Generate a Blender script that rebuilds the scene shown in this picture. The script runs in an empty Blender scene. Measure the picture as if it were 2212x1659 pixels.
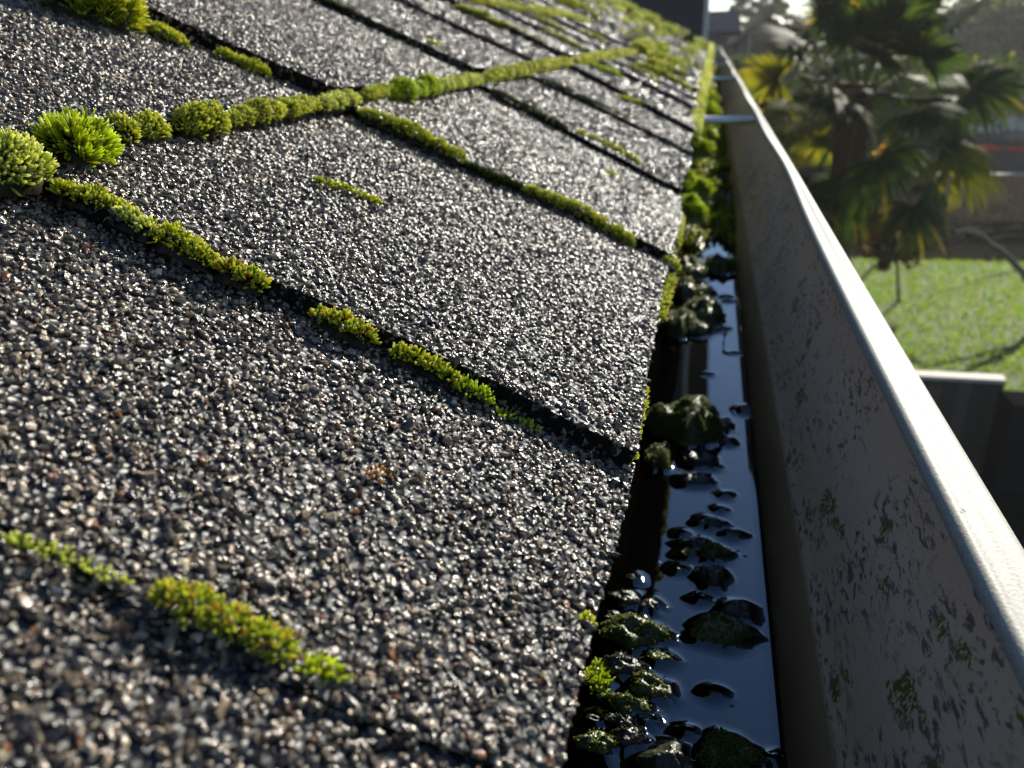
import bpy, math
import numpy as np
from mathutils import Matrix

rng = np.random.default_rng(7)
S = 0.082          # metres per modelling unit (distance camera lens - roof surface)
H = 5.0            # camera height above the lawn
F, CX, CY = 1660.0, 1106.0, 829.5

# ------------------------------------------------------------------ camera
def cam_axes(vp=(1540, 75), roll=2.4):
    r = math.radians(roll)
    d = np.array([vp[0]-CX, vp[1]-CY, F]); d /= np.linalg.norm(d)
    k = np.array([-math.sin(r), -math.cos(r)])
    u = np.array([k[0], k[1], -(k @ d[:2])/d[2]]); u /= np.linalg.norm(u)
    return np.array([np.cross(d, u), d, u])      # rows: world X, Y, Z in camera (right, down, forward)
R = cam_axes()
scene = bpy.context.scene
cam = bpy.data.cameras.new('camera'); co = bpy.data.objects.new('camera', cam)
scene.collection.objects.link(co); scene.camera = co
rt, dn, fw = R[:, 0], R[:, 1], R[:, 2]
M = Matrix.Identity(4)
for i in range(3):
    M[i][0] = rt[i]; M[i][1] = -dn[i]; M[i][2] = -fw[i]
M[0][3], M[1][3], M[2][3] = 0, 0, H
co.matrix_world = M
cam.sensor_width = 36; cam.lens = 36*F/2212
cam.clip_start = 0.002; cam.clip_end = 2000
cam.dof.use_dof = True; cam.dof.focus_distance = 0.17; cam.dof.aperture_fstop = 21

# ------------------------------------------------------------------ world, sun, exposure
SUN_AZ, SUN_EL = 21.0, 26.0        # azimuth measured from +Y towards +X
world = bpy.data.worlds.new('World'); scene.world = world; world.use_nodes = True
wn = world.node_tree; wn.nodes.clear()
sky = wn.nodes.new('ShaderNodeTexSky'); sky.sky_type = 'NISHITA'; sky.sun_disc = False
sky.sun_elevation = math.radians(SUN_EL); sky.sun_rotation = math.radians(SUN_AZ)
sky.air_density = 0.85; sky.dust_density = 0.1; sky.ozone_density = 3.2
bg = wn.nodes.new('ShaderNodeBackground'); bg.inputs['Strength'].default_value = 0.078
wo = wn.nodes.new('ShaderNodeOutputWorld')
wn.links.new(sky.outputs[0], bg.inputs[0]); wn.links.new(bg.outputs[0], wo.inputs[0])
sl = bpy.data.lights.new('sun', 'SUN'); sl.energy = 5.0; sl.angle = math.radians(0.5); sl.color = (1, .94, .82)
so = bpy.data.objects.new('sun', sl); scene.collection.objects.link(so)
so.rotation_euler = (math.radians(90-SUN_EL), 0, math.radians(180-SUN_AZ))
so.location = (3, 8, 12)
scene.view_settings.view_transform = 'Standard'; scene.view_settings.look = 'None'
scene.view_settings.exposure = 1.0; scene.view_settings.gamma = 1
scene.cycles.max_bounces = 6; scene.cycles.diffuse_bounces = 3; scene.cycles.glossy_bounces = 3
scene.cycles.transmission_bounces = 3; scene.cycles.transparent_max_bounces = 6
scene.cycles.caustics_reflective = False; scene.cycles.caustics_refractive = False

# ------------------------------------------------------------------ geometry helpers
AL = math.radians(26.57)
N = np.array([math.sin(AL), 0, math.cos(AL)]); U = np.array([-math.cos(AL), 0, math.sin(AL)])
ZW = -2.0
def ray(px, py): return R @ np.array([px-CX, py-CY, F])
def roof_hit(px, py):                     # display pixel -> (u, y) on the roof plane
    v = ray(px, py); P = v*(-1/(v @ N)); return P @ U, P[1]
def water_hit(px, py, z=ZW):
    v = ray(px, py); return v*(z/v[2])
def depth(P): return np.asarray(P) @ fw
def uyz(u, y, z):                         # roof coordinates (units) -> camera-relative units
    u = np.asarray(u, float); y = np.asarray(y, float); z = np.asarray(z, float)
    return (u[..., None]*U + (z-1)[..., None]*N + y[..., None]*np.array([0, 1., 0]))
def W(P): return np.asarray(P)*S + np.array([0, 0, H])
def bgp(px, py, Y):                       # display pixel -> world point at forward distance Y metres
    v = ray(px, py); return v*(Y/v[1]) + np.array([0, 0, H])
def project(P):
    c = P @ R; z = np.maximum(c[..., 2], 1e-6)
    return CX+F*c[..., 0]/z, CY+F*c[..., 1]/z, c[..., 2]
def rot_to(nrm, spin=None):               # matrices whose columns are x,y,z with z along nrm
    n = nrm/np.linalg.norm(nrm, axis=1, keepdims=True)
    a = np.where(np.abs(n[:, 2:3]) < .9, np.array([[0, 0, 1.]]), np.array([[1., 0, 0]]))
    x = np.cross(a, n); x /= np.linalg.norm(x, axis=1, keepdims=True)
    y = np.cross(n, x)
    if spin is not None:
        c, s = np.cos(spin)[:, None], np.sin(spin)[:, None]
        x, y = x*c+y*s, y*c-x*s
    return np.stack([x, y, n], axis=2)
def inst(tv, tf, pos, rot, scl):          # instance a template: tv (k,3), tf list of face arrays
    n, k = len(pos), len(tv)
    v = np.einsum('nij,nkj->nki', rot, tv[None]*scl[:, None, :]) + pos[:, None, :]
    off = (np.arange(n)*k)[:, None, None]
    return v.reshape(-1, 3), [(f[None]+off).reshape(-1, f.shape[1]) for f in tf]
def smooth(x, a, b):
    t = np.clip((np.asarray(x, float)-a)/(b-a), 0, 1); return t*t*(3-2*t)
# cheap value noise
_T = rng.random((256, 256))
def vnoise(x, y):
    xi = np.floor(x).astype(int); yi = np.floor(y).astype(int); fx = x-xi; fy = y-yi
    fx = fx*fx*(3-2*fx); fy = fy*fy*(3-2*fy)
    g = lambda a, b: _T[a % 256, b % 256]
    return (g(xi, yi)*(1-fx)+g(xi+1, yi)*fx)*(1-fy)+(g(xi, yi+1)*(1-fx)+g(xi+1, yi+1)*fx)*fy
def fnoise(x, y, o=3):
    s = 0; a = 1; t = 0
    for i in range(o):
        s = s+a*vnoise(x*2**i+i*17.3, y*2**i+i*9.1); t += a; a *= .5
    return s/t

class MB:
    """collects vertices, faces, vertex colours and material slots; build() links ONE mesh object"""
    def __init__(s): s.v = []; s.f = []; s.c = []; s.n = 0
    def add(s, v, faces, col=(1, 1, 1), mat=0, smooth=False):
        v = np.asarray(v, float).reshape(-1, 3); col = np.asarray(col, float)
        if col.ndim == 1: col = np.repeat(col[None], len(v), 0)
        s.v.append(v); s.c.append(col)
        if isinstance(faces, np.ndarray): faces = [faces]
        for f in faces:
            if len(f): s.f.append((np.asarray(f, int)+s.n, mat, smooth))
        s.n += len(v); return s
    def grid(s, P, col=(1, 1, 1), mat=0, smooth=True):
        a, b = P.shape[:2]; i = np.arange(a*b).reshape(a, b)
        f = np.stack([i[:-1, :-1], i[1:, :-1], i[1:, 1:], i[:-1, 1:]], -1).reshape(-1, 4)
        col = np.asarray(col, float)
        if col.ndim == 3: col = col.reshape(-1, 3)
        return s.add(P.reshape(-1, 3), f, col, mat, smooth)
    def box(s, lo, hi, col=(1, 1, 1), mat=0, rz=0, base=None):
        lo, hi = np.array(lo, float), np.array(hi, float)
        v = np.array([[x, y, z] for x in (0, 1) for y in (0, 1) for z in (0, 1)], float)*(hi-lo)+lo
        f = np.array([[0, 1, 3, 2], [4, 6, 7, 5], [0, 4, 5, 1], [2, 3, 7, 6], [0, 2, 6, 4], [1, 5, 7, 3]])
        if rz:
            c, sn = math.cos(rz), math.sin(rz); v = v @ np.array([[c, sn, 0], [-sn, c, 0], [0, 0, 1]])
        if base is not None: v = v+np.array(base)
        return s.add(v, f, col, mat)
    def tube(s, pts, rad, n=8, col=(1, 1, 1), mat=0, cap=True):
        pts = np.asarray(pts, float); rad = np.broadcast_to(np.asarray(rad, float), (len(pts),))
        t = np.gradient(pts, axis=0); t /= np.linalg.norm(t, axis=1, keepdims=True)+1e-9
        a = np.array([0, 0, 1.]) if abs(t[0, 2]) < .9 else np.array([1., 0, 0])
        x = np.cross(t, a); x /= np.linalg.norm(x, axis=1, keepdims=True)+1e-9; y = np.cross(x, t)
        th = np.arange(n)*2*math.pi/n
        P = pts[:, None]+rad[:, None, None]*(x[:, None]*np.cos(th)[None, :, None]+y[:, None]*np.sin(th)[None, :, None])
        i = np.arange(len(pts)*n).reshape(len(pts), n); j = np.roll(i, -1, 1)
        f = np.stack([i[:-1], i[1:], j[1:], j[:-1]], -1).reshape(-1, 4)
        fs = [f]
        if cap: fs += [i[0][None, ::-1], i[-1][None]]
        return s.add(P, fs, col, mat, True)
    def build(s, name, mats, parent=None, origin=None):
        me = bpy.data.meshes.new(name)
        v = np.concatenate(s.v); c = np.concatenate(s.c)
        o = np.zeros(3) if origin is None else np.asarray(origin, float)
        me.vertices.add(len(v)); me.vertices.foreach_set('co', (v-o).astype(np.float32).ravel())
        lv = np.concatenate([f.ravel() for f, _, _ in s.f])
        tot = np.concatenate([np.full(len(f), f.shape[1]) for f, _, _ in s.f])
        mi = np.concatenate([np.full(len(f), m) for f, m, _ in s.f])
        sm = np.concatenate([np.full(len(f), k) for f, _, k in s.f])
        me.loops.add(len(lv)); me.polygons.add(len(tot))
        me.polygons.foreach_set('loop_start', np.concatenate([[0], np.cumsum(tot)[:-1]]).astype(np.int32))
        me.loops.foreach_set('vertex_index', lv.astype(np.int32))
        me.polygons.foreach_set('material_index', mi.astype(np.int32))
        me.polygons.foreach_set('use_smooth', sm.astype(bool))
        at = me.color_attributes.new('Col', 'FLOAT_COLOR', 'POINT')
        at.data.foreach_set('color', np.concatenate([c, np.ones((len(c), 1))], 1).astype(np.float32).ravel())
        me.update(); me.validate()
        for m in (mats if isinstance(mats, (list, tuple)) else [mats]): me.materials.append(m)
        ob = bpy.data.objects.new(name, me); scene.collection.objects.link(ob)
        ob.location = o
        if parent is not None:
            ob.parent = parent
            ob.location = o-np.array(PLOC.get(parent.name, (0, 0, 0)))
        return ob
PLOC = {}
def tag(o, label=None, cat=None, group=None, kind=None):
    if label: o['label'] = label
    if cat: o['category'] = cat
    if group: o['group'] = group
    if kind: o['kind'] = kind
    return o
def empty(name, loc, label, cat, group=None):
    o = bpy.data.objects.new(name, None); scene.collection.objects.link(o)
    o.location = loc; o.empty_display_size = .02; PLOC[o.name] = tuple(loc); return tag(o, label, cat, group)

# ------------------------------------------------------------------ materials
class NT:
    def __init__(s, name):
        s.m = bpy.data.materials.new(name); s.m.use_nodes = True; s.t = s.m.node_tree; s.t.nodes.clear()
        s.out = s.n('ShaderNodeOutputMaterial')
    def n(s, t, **kw):
        nd = s.t.nodes.new(t)
        for k, v in kw.items(): setattr(nd, k, v)
        return nd
    def l(s, a, b): s.t.links.new(a, b)
    def bsdf(s, **kw):
        b = s.n('ShaderNodeBsdfPrincipled')
        for k, v in kw.items():
            k = {'rough': 'Roughness', 'metal': 'Metallic', 'spec': 'Specular IOR Level', 'col': 'Base Color', 'ior': 'IOR',
                 'coat': 'Coat Weight', 'coatr': 'Coat Roughness', 'trans': 'Transmission Weight'}[k]
            if hasattr(v, 'is_output'): s.l(v, b.inputs[k])
            else: b.inputs[k].default_value = (*v, 1) if isinstance(v, tuple) else v
        return b
    def attr(s): return s.n('ShaderNodeAttribute', attribute_name='Col').outputs['Color']
    def coord(s, scale=(1, 1, 1), rot=(0, 0, 0)):
        g = s.n('ShaderNodeNewGeometry'); m = s.n('ShaderNodeMapping')
        m.inputs['Scale'].default_value = scale; m.inputs['Rotation'].default_value = rot
        s.l(g.outputs['Position'], m.inputs[0]); return m.outputs[0]
    def noise(s, scale, vec=None, detail=4, rough=.55, dist=0):
        x = s.n('ShaderNodeTexNoise'); x.inputs['Scale'].default_value = scale
        x.inputs['Detail'].default_value = detail; x.inputs['Roughness'].default_value = rough; x.inputs['Distortion'].default_value = dist
        s.l(vec if vec is not None else s.coord(), x.inputs['Vector']); return x.outputs['Fac']
    def ramp(s, fac, stops, interp='LINEAR'):
        r = s.n('ShaderNodeValToRGB'); r.color_ramp.interpolation = interp
        e = r.color_ramp.elements
        while len(e) > 1: e.remove(e[-1])
        e[0].position = stops[0][0]; e[0].color = (*stops[0][1], 1) if not isinstance(stops[0][1], (int, float)) else (stops[0][1],)*3+(1,)
        for p, c in stops[1:]:
            q = e.new(p); q.color = (*c, 1) if not isinstance(c, (int, float)) else (c, c, c, 1)
        s.l(fac, r.inputs[0]); return r.outputs[0]
    def mix(s, fac, a, b, mode='MIX'):
        m = s.n('ShaderNodeMix', data_type='RGBA', blend_type=mode)
        for v, k in ((fac, 0), (a, 6), (b, 7)):
            if hasattr(v, 'is_output'): s.l(v, m.inputs[k])
            else: m.inputs[k].default_value = (*v, 1) if isinstance(v, tuple) else v
        return m.outputs[2]
    def bump(s, h, strength=.5, dist=.001, nrm=None):
        b = s.n('ShaderNodeBump'); b.inputs['Strength'].default_value = strength; b.inputs['Distance'].default_value = dist
        s.l(h, b.inputs['Height'])
        if nrm is not None: s.l(nrm, b.inputs['Normal'])
        return b.outputs[0]
    def done(s, sh): s.l(sh, s.out.inputs[0]); return s.m

def mat_granule():
    t = NT('granule'); b = t.bsdf(col=t.attr(), rough=.25, spec=.75)
    t.l(t.bump(t.noise(1800, detail=2), .55, .0006), b.inputs['Normal'])
    return t.done(b.outputs[0])
def mat_slab():
    t = NT('asphalt'); v = t.n('ShaderNodeTexVoronoi'); v.inputs['Scale'].default_value = 620; t.l(t.coord(), v.inputs['Vector'])
    sx = t.n('ShaderNodeSeparateColor'); t.l(v.outputs['Color'], sx.inputs[0])
    k = t.ramp(sx.outputs[0], [(0, .25), (.5, .8), (.85, 1.6), (1, 2.6)])
    b = t.bsdf(col=t.mix(1.0, t.attr(), k, 'MULTIPLY'), rough=.45)
    t.l(t.bump(v.outputs['Distance'], .9, .0012), b.inputs['Normal'])
    return t.done(b.outputs[0])
def mat_moss(name='moss', trans=.5, rough=.45, spec=.35):
    t = NT(name); c = t.attr(); c = t.mix(1.0, c, (1.30, 1.13, .75), 'MULTIPLY') if name == 'moss' else c
    b = t.bsdf(col=c, rough=rough, spec=spec)
    tr = t.n('ShaderNodeBsdfTranslucent'); t.l(t.mix(1.0, c, (1.9, 1.95, .6), 'MULTIPLY'), tr.inputs[0])
    m = t.n('ShaderNodeMixShader'); m.inputs[0].default_value = trans
    t.l(b.outputs[0], m.inputs[1]); t.l(tr.outputs[0], m.inputs[2]); return t.done(m.outputs[0])
def mat_vcol(name, rough=.8, spec=.3, bscale=None, bdist=.002, bstr=.4, coat=0):
    t = NT(name); c = t.attr()
    if bscale:
        nz = t.noise(bscale); c = t.mix(1.0, c, t.ramp(nz, [(.25, .6), (.75, 1.35)]), 'MULTIPLY')
    b = t.bsdf(col=c, rough=rough, spec=spec, coat=coat)
    if bscale: t.l(t.bump(nz, bstr, bdist), b.inputs['Normal'])
    return t.done(b.outputs[0])
def mat_water():
    t = NT('gutter_water'); b = t.bsdf(col=(.0008, .0007, .0006), rough=.025, ior=1.95, spec=.5)
    b.inputs['Specular Tint'].default_value = (.72, .88, 1.0, 1)
    t.l(t.bump(t.noise(22, detail=1), .05, .001), b.inputs['Normal'])
    return t.done(b.outputs[0])
def mat_gutter():
    t = NT('gutter_paint')
    base = t.mix(t.noise(60, detail=5), (.64, .39, .24), (.70, .48, .32))
    # streaky dark algae specks (stretched along the wash direction)
    vec = t.coord((1, .36, 1), (.75, .25, 0))
    sp = t.ramp(t.noise(560, vec, 6, .66, .5), [(.0, 0), (.530, 0), (.585, .75), (1, .85)])
    big = t.ramp(t.noise(30, detail=3), [(.38, .0), (.52, 1)])
    col = t.mix(t.mix(1.0, sp, big, 'MULTIPLY'), base, (.035, .03, .03))
    ye = t.ramp(t.noise(75, t.coord((1, .6, 1)), 4, .6), [(0, 0), (.60, 0), (.63, 1), (1, 1)])
    brk = t.ramp(t.noise(900, detail=2), [(.42, 0), (.52, 1)])
    col = t.mix(t.mix(1.0, ye, brk, 'MULTIPLY'), col, (.16, .12, .012))
    # dirt tide mark above the water
    g = t.n('ShaderNodeNewGeometry'); sx = t.n('ShaderNodeSeparateXYZ'); t.l(g.outputs['Position'], sx.inputs[0])
    mr = t.n('ShaderNodeMapRange'); mr.inputs[1].default_value = H-1.715*S; mr.inputs[2].default_value = H-1.695*S
    mr.inputs[3].default_value = 1; mr.inputs[4].default_value = 0; t.l(sx.outputs[2], mr.inputs[0])
    col = t.mix(mr.outputs[0], col, t.mix(t.noise(70, t.coord((1, .3, 1))), (.22, .135, .06), (.40, .27, .14)))
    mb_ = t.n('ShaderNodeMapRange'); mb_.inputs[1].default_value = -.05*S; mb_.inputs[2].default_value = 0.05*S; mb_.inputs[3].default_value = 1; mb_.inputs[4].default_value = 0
    t.l(sx.outputs[0], mb_.inputs[0]); col = t.mix(mb_.outputs[0], col, (.010, .009, .006))  # roof side near-black: shade under the eave put into the colour
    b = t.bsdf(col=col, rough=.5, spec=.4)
    t.l(t.bump(t.noise(700, detail=3), .15, .0005), b.inputs['Normal'])
    return t.done(b.outputs[0])
def mat_lip():
    t = NT('gutter_lip_paint')
    fine = t.ramp(t.noise(1400, detail=3), [(.3, .8), (.6, 1.05)])
    base = t.mix(1.0, t.mix(t.noise(90, t.coord((3, .25, 3)), 5), (.36, .35, .30), (.50, .49, .42)), fine, 'MULTIPLY')
    sp = t.ramp(t.noise(430, t.coord((1, .5, 1), (0, 0, .5)), 4, .6), [(0, 0), (.655, 0), (.69, 1), (1, 1)])
    big = t.ramp(t.noise(45, detail=2), [(.42, 0), (.6, 1)])
    col = t.mix(t.mix(1.0, sp, big, 'MULTIPLY'), base, (.06, .05, .045))
    b = t.bsdf(col=col, rough=.55, spec=.12)
    t.l(t.bump(t.noise(1200, detail=3), .35, .0004), b.inputs['Normal'])
    return t.done(b.outputs[0])
def mat_plain(name, col, rough=.7, metal=0, nscale=None, var=.25, spec=.4):
    t = NT(name)
    c = col
    if nscale:
        c = t.mix(t.noise(nscale), tuple(x*(1-var) for x in col), tuple(min(1, x*(1+var)) for x in col))
    b = t.bsdf(col=c, rough=rough, metal=metal, spec=spec); return t.done(b.outputs[0])
def mat_planks(name, c1, c2, width=.14, axis=0):
    t = NT(name); g = t.n('ShaderNodeNewGeometry'); sx = t.n('ShaderNodeSeparateXYZ'); t.l(g.outputs['Position'], sx.inputs[0])
    m = t.n('ShaderNodeMath', operation='DIVIDE'); t.l(sx.outputs[axis], m.inputs[0]); m.inputs[1].default_value = width
    fl = t.n('ShaderNodeMath', operation='FLOOR'); t.l(m.outputs[0], fl.inputs[0])
    fr = t.n('ShaderNodeMath', operation='FRACT'); t.l(m.outputs[0], fr.inputs[0])
    wn_ = t.n('ShaderNodeTexWhiteNoise', noise_dimensions='1D'); t.l(fl.outputs[0], wn_.inputs['W'])
    c = t.mix(wn_.outputs['Value'], c1, c2)
    c = t.mix(t.noise(12, t.coord((6, 6, .6))), c, tuple(x*.55 for x in c1))
    gap = t.ramp(fr.outputs[0], [(0, 0), (.06, 1), (.94, 1), (1, 0)])
    b = t.bsdf(col=t.mix(1.0, c, gap, 'MULTIPLY'), rough=.85); return t.done(b.outputs[0])
def mat_lawn():
    t = NT('lawn'); n1 = t.noise(1.3, detail=6, rough=.7); n2 = t.noise(9, detail=5, rough=.7)
    c = t.mix(n1, (.04, .075, .008), (.16, .19, .028)); c = t.mix(t.ramp(n2, [(.35, 0), (.65, 1)]), t.mix(1.0, c, (.45, .5, .4), 'MULTIPLY'), c)
    b = t.bsdf(col=c, rough=.8); t.l(t.bump(n2, 1, .12), b.inputs['Normal']); return t.done(b.outputs[0])
MG, MS, MM, MW = mat_granule(), mat_slab(), mat_moss(), mat_water()
MGU, MLIP = mat_gutter(), mat_lip()
MMW = mat_vcol('wet_moss', rough=.3, spec=.6, bscale=700, bdist=.0012, bstr=.7)
MLEAF = mat_moss('palm_leaf', .40, .6, .03)
MV = mat_vcol('matte', 1.0, 0.0, 40, .004)
MBG = mat_vcol('far_paint', 1.0, 0.0)
MEDGE = mat_vcol('shingle_edge', 1.0, 0.0, 900, .001)

# ------------------------------------------------------------------ roof
GV = []
phi = (1+5**.5)/2
ico = np.array([[-1, phi, 0], [1, phi, 0], [-1, -phi, 0], [1, -phi, 0], [0, -1, phi], [0, 1, phi], [0, -1, -phi], [0, 1, -phi],
                [phi, 0, -1], [phi, 0, 1], [-phi, 0, -1], [-phi, 0, 1]])/1.902
icf = np.array([[0, 11, 5], [0, 5, 1], [0, 1, 7], [0, 7, 10], [0, 10, 11], [1, 5, 9], [5, 11, 4], [11, 10, 2], [10, 7, 6], [7, 1, 8],
                [3, 9, 4], [3, 4, 2], [3, 2, 6], [3, 6, 8], [3, 8, 9], [4, 9, 5], [2, 4, 11], [6, 2, 10], [8, 6, 7], [9, 8, 1]])
octv = np.array([[1, 0, 0], [-1, 0, 0], [0, 1, 0], [0, -1, 0], [0, 0, 1], [0, 0, -1.]])
octf = np.array([[0, 2, 4], [2, 1, 4], [1, 3, 4], [3, 0, 4], [2, 0, 5], [1, 2, 5], [3, 1, 5], [0, 3, 5]])
for k in range(10):
    GV.append((ico*(1+rng.normal(0, .17, (12, 1)))+rng.normal(0, .10, (12, 3)), icf))
OV = [(octv*(1+rng.normal(0, .15, (6, 1)))+rng.normal(0, .18, (6, 3)), octf) for k in range(8)]
GPAL = np.array([[.030, .028, .026], [.06, .054, .047], [.11, .096, .080], [.165, .147, .122], [.24, .218, .185], [.36, .34, .30],
                 [.17, .075, .03], [.13, .10, .085], [.60, .60, .57], [.10, .11, .08]])
GPAL = GPAL*np.array([1.16, .97, .74])
GPROB = np.array([.12, .17, .20, .18, .13, .07, .025, .07, .015, .02]); GPROB /= GPROB.sum()
def granules(mb, fn, area_uy, y0, y1, bare=.75):
    """fn(s,t)->(u,y,z) surface of a tab; scatters granules on it"""
    ym = .5*(y0+y1)
    sp = .0142 if ym < 2.9 else .0155 if ym < 5 else .0185 if ym < 9 else .030 if ym < 18 else .055
    if ym > 48: return
    n = int(area_uy/sp**2*1.05)
    s, t = rng.random(n), rng.random(n)
    u, y, z = fn(s, t)
    P = uyz(u, y, z)
    X, Y, D = project(P)
    ok = (D > .15) & (X > -260) & (X < 2212+200) & (Y > -260) & (Y < 1659+260)
    if ym < 12: ok &= rng.random(n) > bare*smooth(t*(y1-y0), (y1-y0)-.11, (y1-y0)-.03)
    P, u, y = P[ok], u[ok], y[ok]; n = len(P)
    if n == 0: return
    r = sp*.50*np.exp(np.clip(rng.normal(0, .27, n), -.7, .55)); big = rng.random(n) < .003; r = np.where(big, r*1.35, r)
    scl = r[:, None]*np.stack([rng.uniform(.8, 1.5, n), rng.uniform(.6, 1.05, n), rng.uniform(.5, .95, n)], 1)
    nn = np.repeat(N[None], n, 0)+rng.normal(0, .45, (n, 3))
    rot = rot_to(nn, rng.uniform(0, 6.28, n))
    P = P+N*(rng.uniform(-.1, .55, n)*r)[:, None]
    ci = rng.choice(len(GPAL), n, p=GPROB)
    col = GPAL[ci]*rng.uniform(.40, .95, (n, 1))*(1+.25*smooth(y, 2, 5)[:, None])  # paler with distance: glinting of the far roof put into the colour
    # green algae film on the far end of the roof
    g = smooth(y, 9, 34)*.75*(.35+.9*smooth(fnoise(u*1.3, y*.5), .3, .75))
    gm = (rng.random(n) < g)[:, None]
    col = np.where(gm, col*.35+np.array([.16, .19, .055])*rng.uniform(.6, 1.5, (n, 1)), col)
    tp = GV if ym < 5 else OV
    w = rng.integers(0, len(tp), n)
    for k, (tv, tf) in enumerate(tp):
        m = w == k
        if m.any():
            v, f = inst(tv, [tf], P[m], rot[m], scl[m])
            mb.add(W(v), f, np.repeat(col[m], len(tv), 0), 0, False)

UPP = [-.33, 1.50, 3.22]
while UPP[-1] < 36: UPP.append(UPP[-1]+1.72)
RY0, RY1 = -2.0, 88.0
LINES = {0: [(-.95, -.9, .045), (.76, .76, .012), (1.80, 1.72, .052), (3.86, 3.75, .05), (5.66, 6.06, .047), (7.75, 7.85, .045), (9.5, 10.2, .07), (12.2, 12.4, .075)],
         1: [(-.4, -.5, .045), (1.5, 1.4, .05), (3.68, 3.28, .07), (6.15, 6.18, .065), (8.5, 8.4, .05), (10.35, 10.5, .08), (12.6, 12.5, .07)]}
tabs = []
for c in range(len(UPP)-1):
    L = list(LINES.get(c, []))
    if not L:
        y = RY0-rng.random()*2; L.append((y, y, .045))
    while L[-1][0] < RY1:
        y = L[-1][0]+rng.uniform(1.5, 2.7) if L[-1][0] < 40 else L[-1][0]+rng.uniform(2.2, 3.4)
        L.append((y, y+rng.uniform(-.15, .2), rng.uniform(.05, .09)))
    L[-1] = (RY1, RY1, .04)
    LINES[c] = L
    for a, b in zip(L[:-1], L[1:]): tabs.append((c, a, b))
def lineY(l, tu, c, k):
    return l[0]+(l[1]-l[0])*tu + .018*np.sin(tu*7+l[0]*3)+.022*(fnoise(tu*7+l[0]*5, tu*0+c*7., 2)-.5)*2
def tab_fn(c, a, b):
    u0, u1 = UPP[c], UPP[c+1]+.06
    def fn(s, t):
        y = lineY(a, s, c, 0)*(1-t)+(lineY(b, s, c, 0)+.04)*t
        ed = .022*(fnoise(y*1.3+c*9, y*0+3., 3)-.5)*2+.012*np.sin(y*2.3+c)
        if c == 0: ed = ed+.020*(.5-t)
        u = u0+ed*(1-s)+(u1-u0)*s
        z = -.055+.055*(1-s)+a[2]*(1-t)**1.2+.010*(fnoise(u*2.5+c, y*2.5)-.5)-.03*smooth(s, 1, .93)*0
        return u, y, z
    return fn
roof = empty('shingled_roof', tuple(W([-.9, 2, -.6])), 'weathered grey asphalt shingle roof sloping down to the gutter', 'roof')
def slab(mb, fn, ns, nt, y0):
    s, t = np.meshgrid(np.linspace(0, 1, ns), np.linspace(0, 1, nt), indexing='ij')
    u, y, z = fn(s, t); P = uyz(u, y, z)
    film = smooth(y, 12, 40)[..., None]*.55
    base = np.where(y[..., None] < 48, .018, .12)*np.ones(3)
    off = smooth(y, -.3, .2)[..., None]
    col = base*(1-film)+film*np.array([.15, .17, .06])
    mb.grid(W(P), col, 1)
    for e in (P[0], P[:, 0], P[-1], P[:, -1]):
        q = np.stack([e, e-N*.15]); mb.grid(W(q), (.010, .009, .008), 2)
    # rough torn granular edge on the visible sides is added by the granules
    Q = P-N*.11; mb.grid(W(Q), (.006, .005, .005), 2)
tabs.sort(key=lambda q: (q[1][0] > 3)*100+math.hypot(q[1][0], UPP[q[0]]*1.2))
near = [q for q in tabs if q[1][0] < 16 and UPP[q[0]] < 3.3+q[1][0]*.55 and q[2][0] > .0][:70]
ids = set(id(q) for q in near)
far_mb = MB()
for q in tabs:
    c, a, b = q; fn = tab_fn(c, a, b); isn = id(q) in ids
    y0, y1 = min(a[0], a[1]), max(b[0], b[1])
    mb = MB() if isn else far_mb
    big = y0 < 12 and c < 5
    slab(mb, fn, 26 if big else 7, 34 if big else 7, y0)
    granules(mb, fn, (y1-y0)*(UPP[c+1]-UPP[c]), y0, y1, .5 if b[2] > .03 else 0)
    if y0 < 14:                                  # granules on the cut edges
        for side in (0,):
            ln = (UPP[c+1]-UPP[c]) if side == 0 else (y1-y0)
            n = int(ln*.05/.0165**2*.6); r_ = rng.random(n)
            s_, t_ = (r_, np.full(n, .0)) if side == 0 else (np.full(n, 0.), r_)
            u, y, z = fn(s_, t_); P = uyz(u, y, z-rng.random(n)*.055)
            X, Y, D = project(P); ok = (D > .15) & (X > -260) & (X < 2400) & (Y > -260) & (Y < 1900)
            P = P[ok]; n = len(P)
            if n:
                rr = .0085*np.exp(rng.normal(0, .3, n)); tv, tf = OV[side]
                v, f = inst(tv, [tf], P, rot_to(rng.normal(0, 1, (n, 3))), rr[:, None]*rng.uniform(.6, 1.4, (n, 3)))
                mb.add(W(v), f, np.repeat(GPAL[rng.choice(len(GPAL), n, p=GPROB)]*(.16 if c == 0 else .8), len(tv), 0), 0)  # lowest course darkened in colour to keep the eave's reflection black
    if isn: mb.build('shingle', [MG, MS, MEDGE], roof)
tag(far_mb.build('shingle_field', [MG, MS, MEDGE], roof), kind='stuff')
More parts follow.
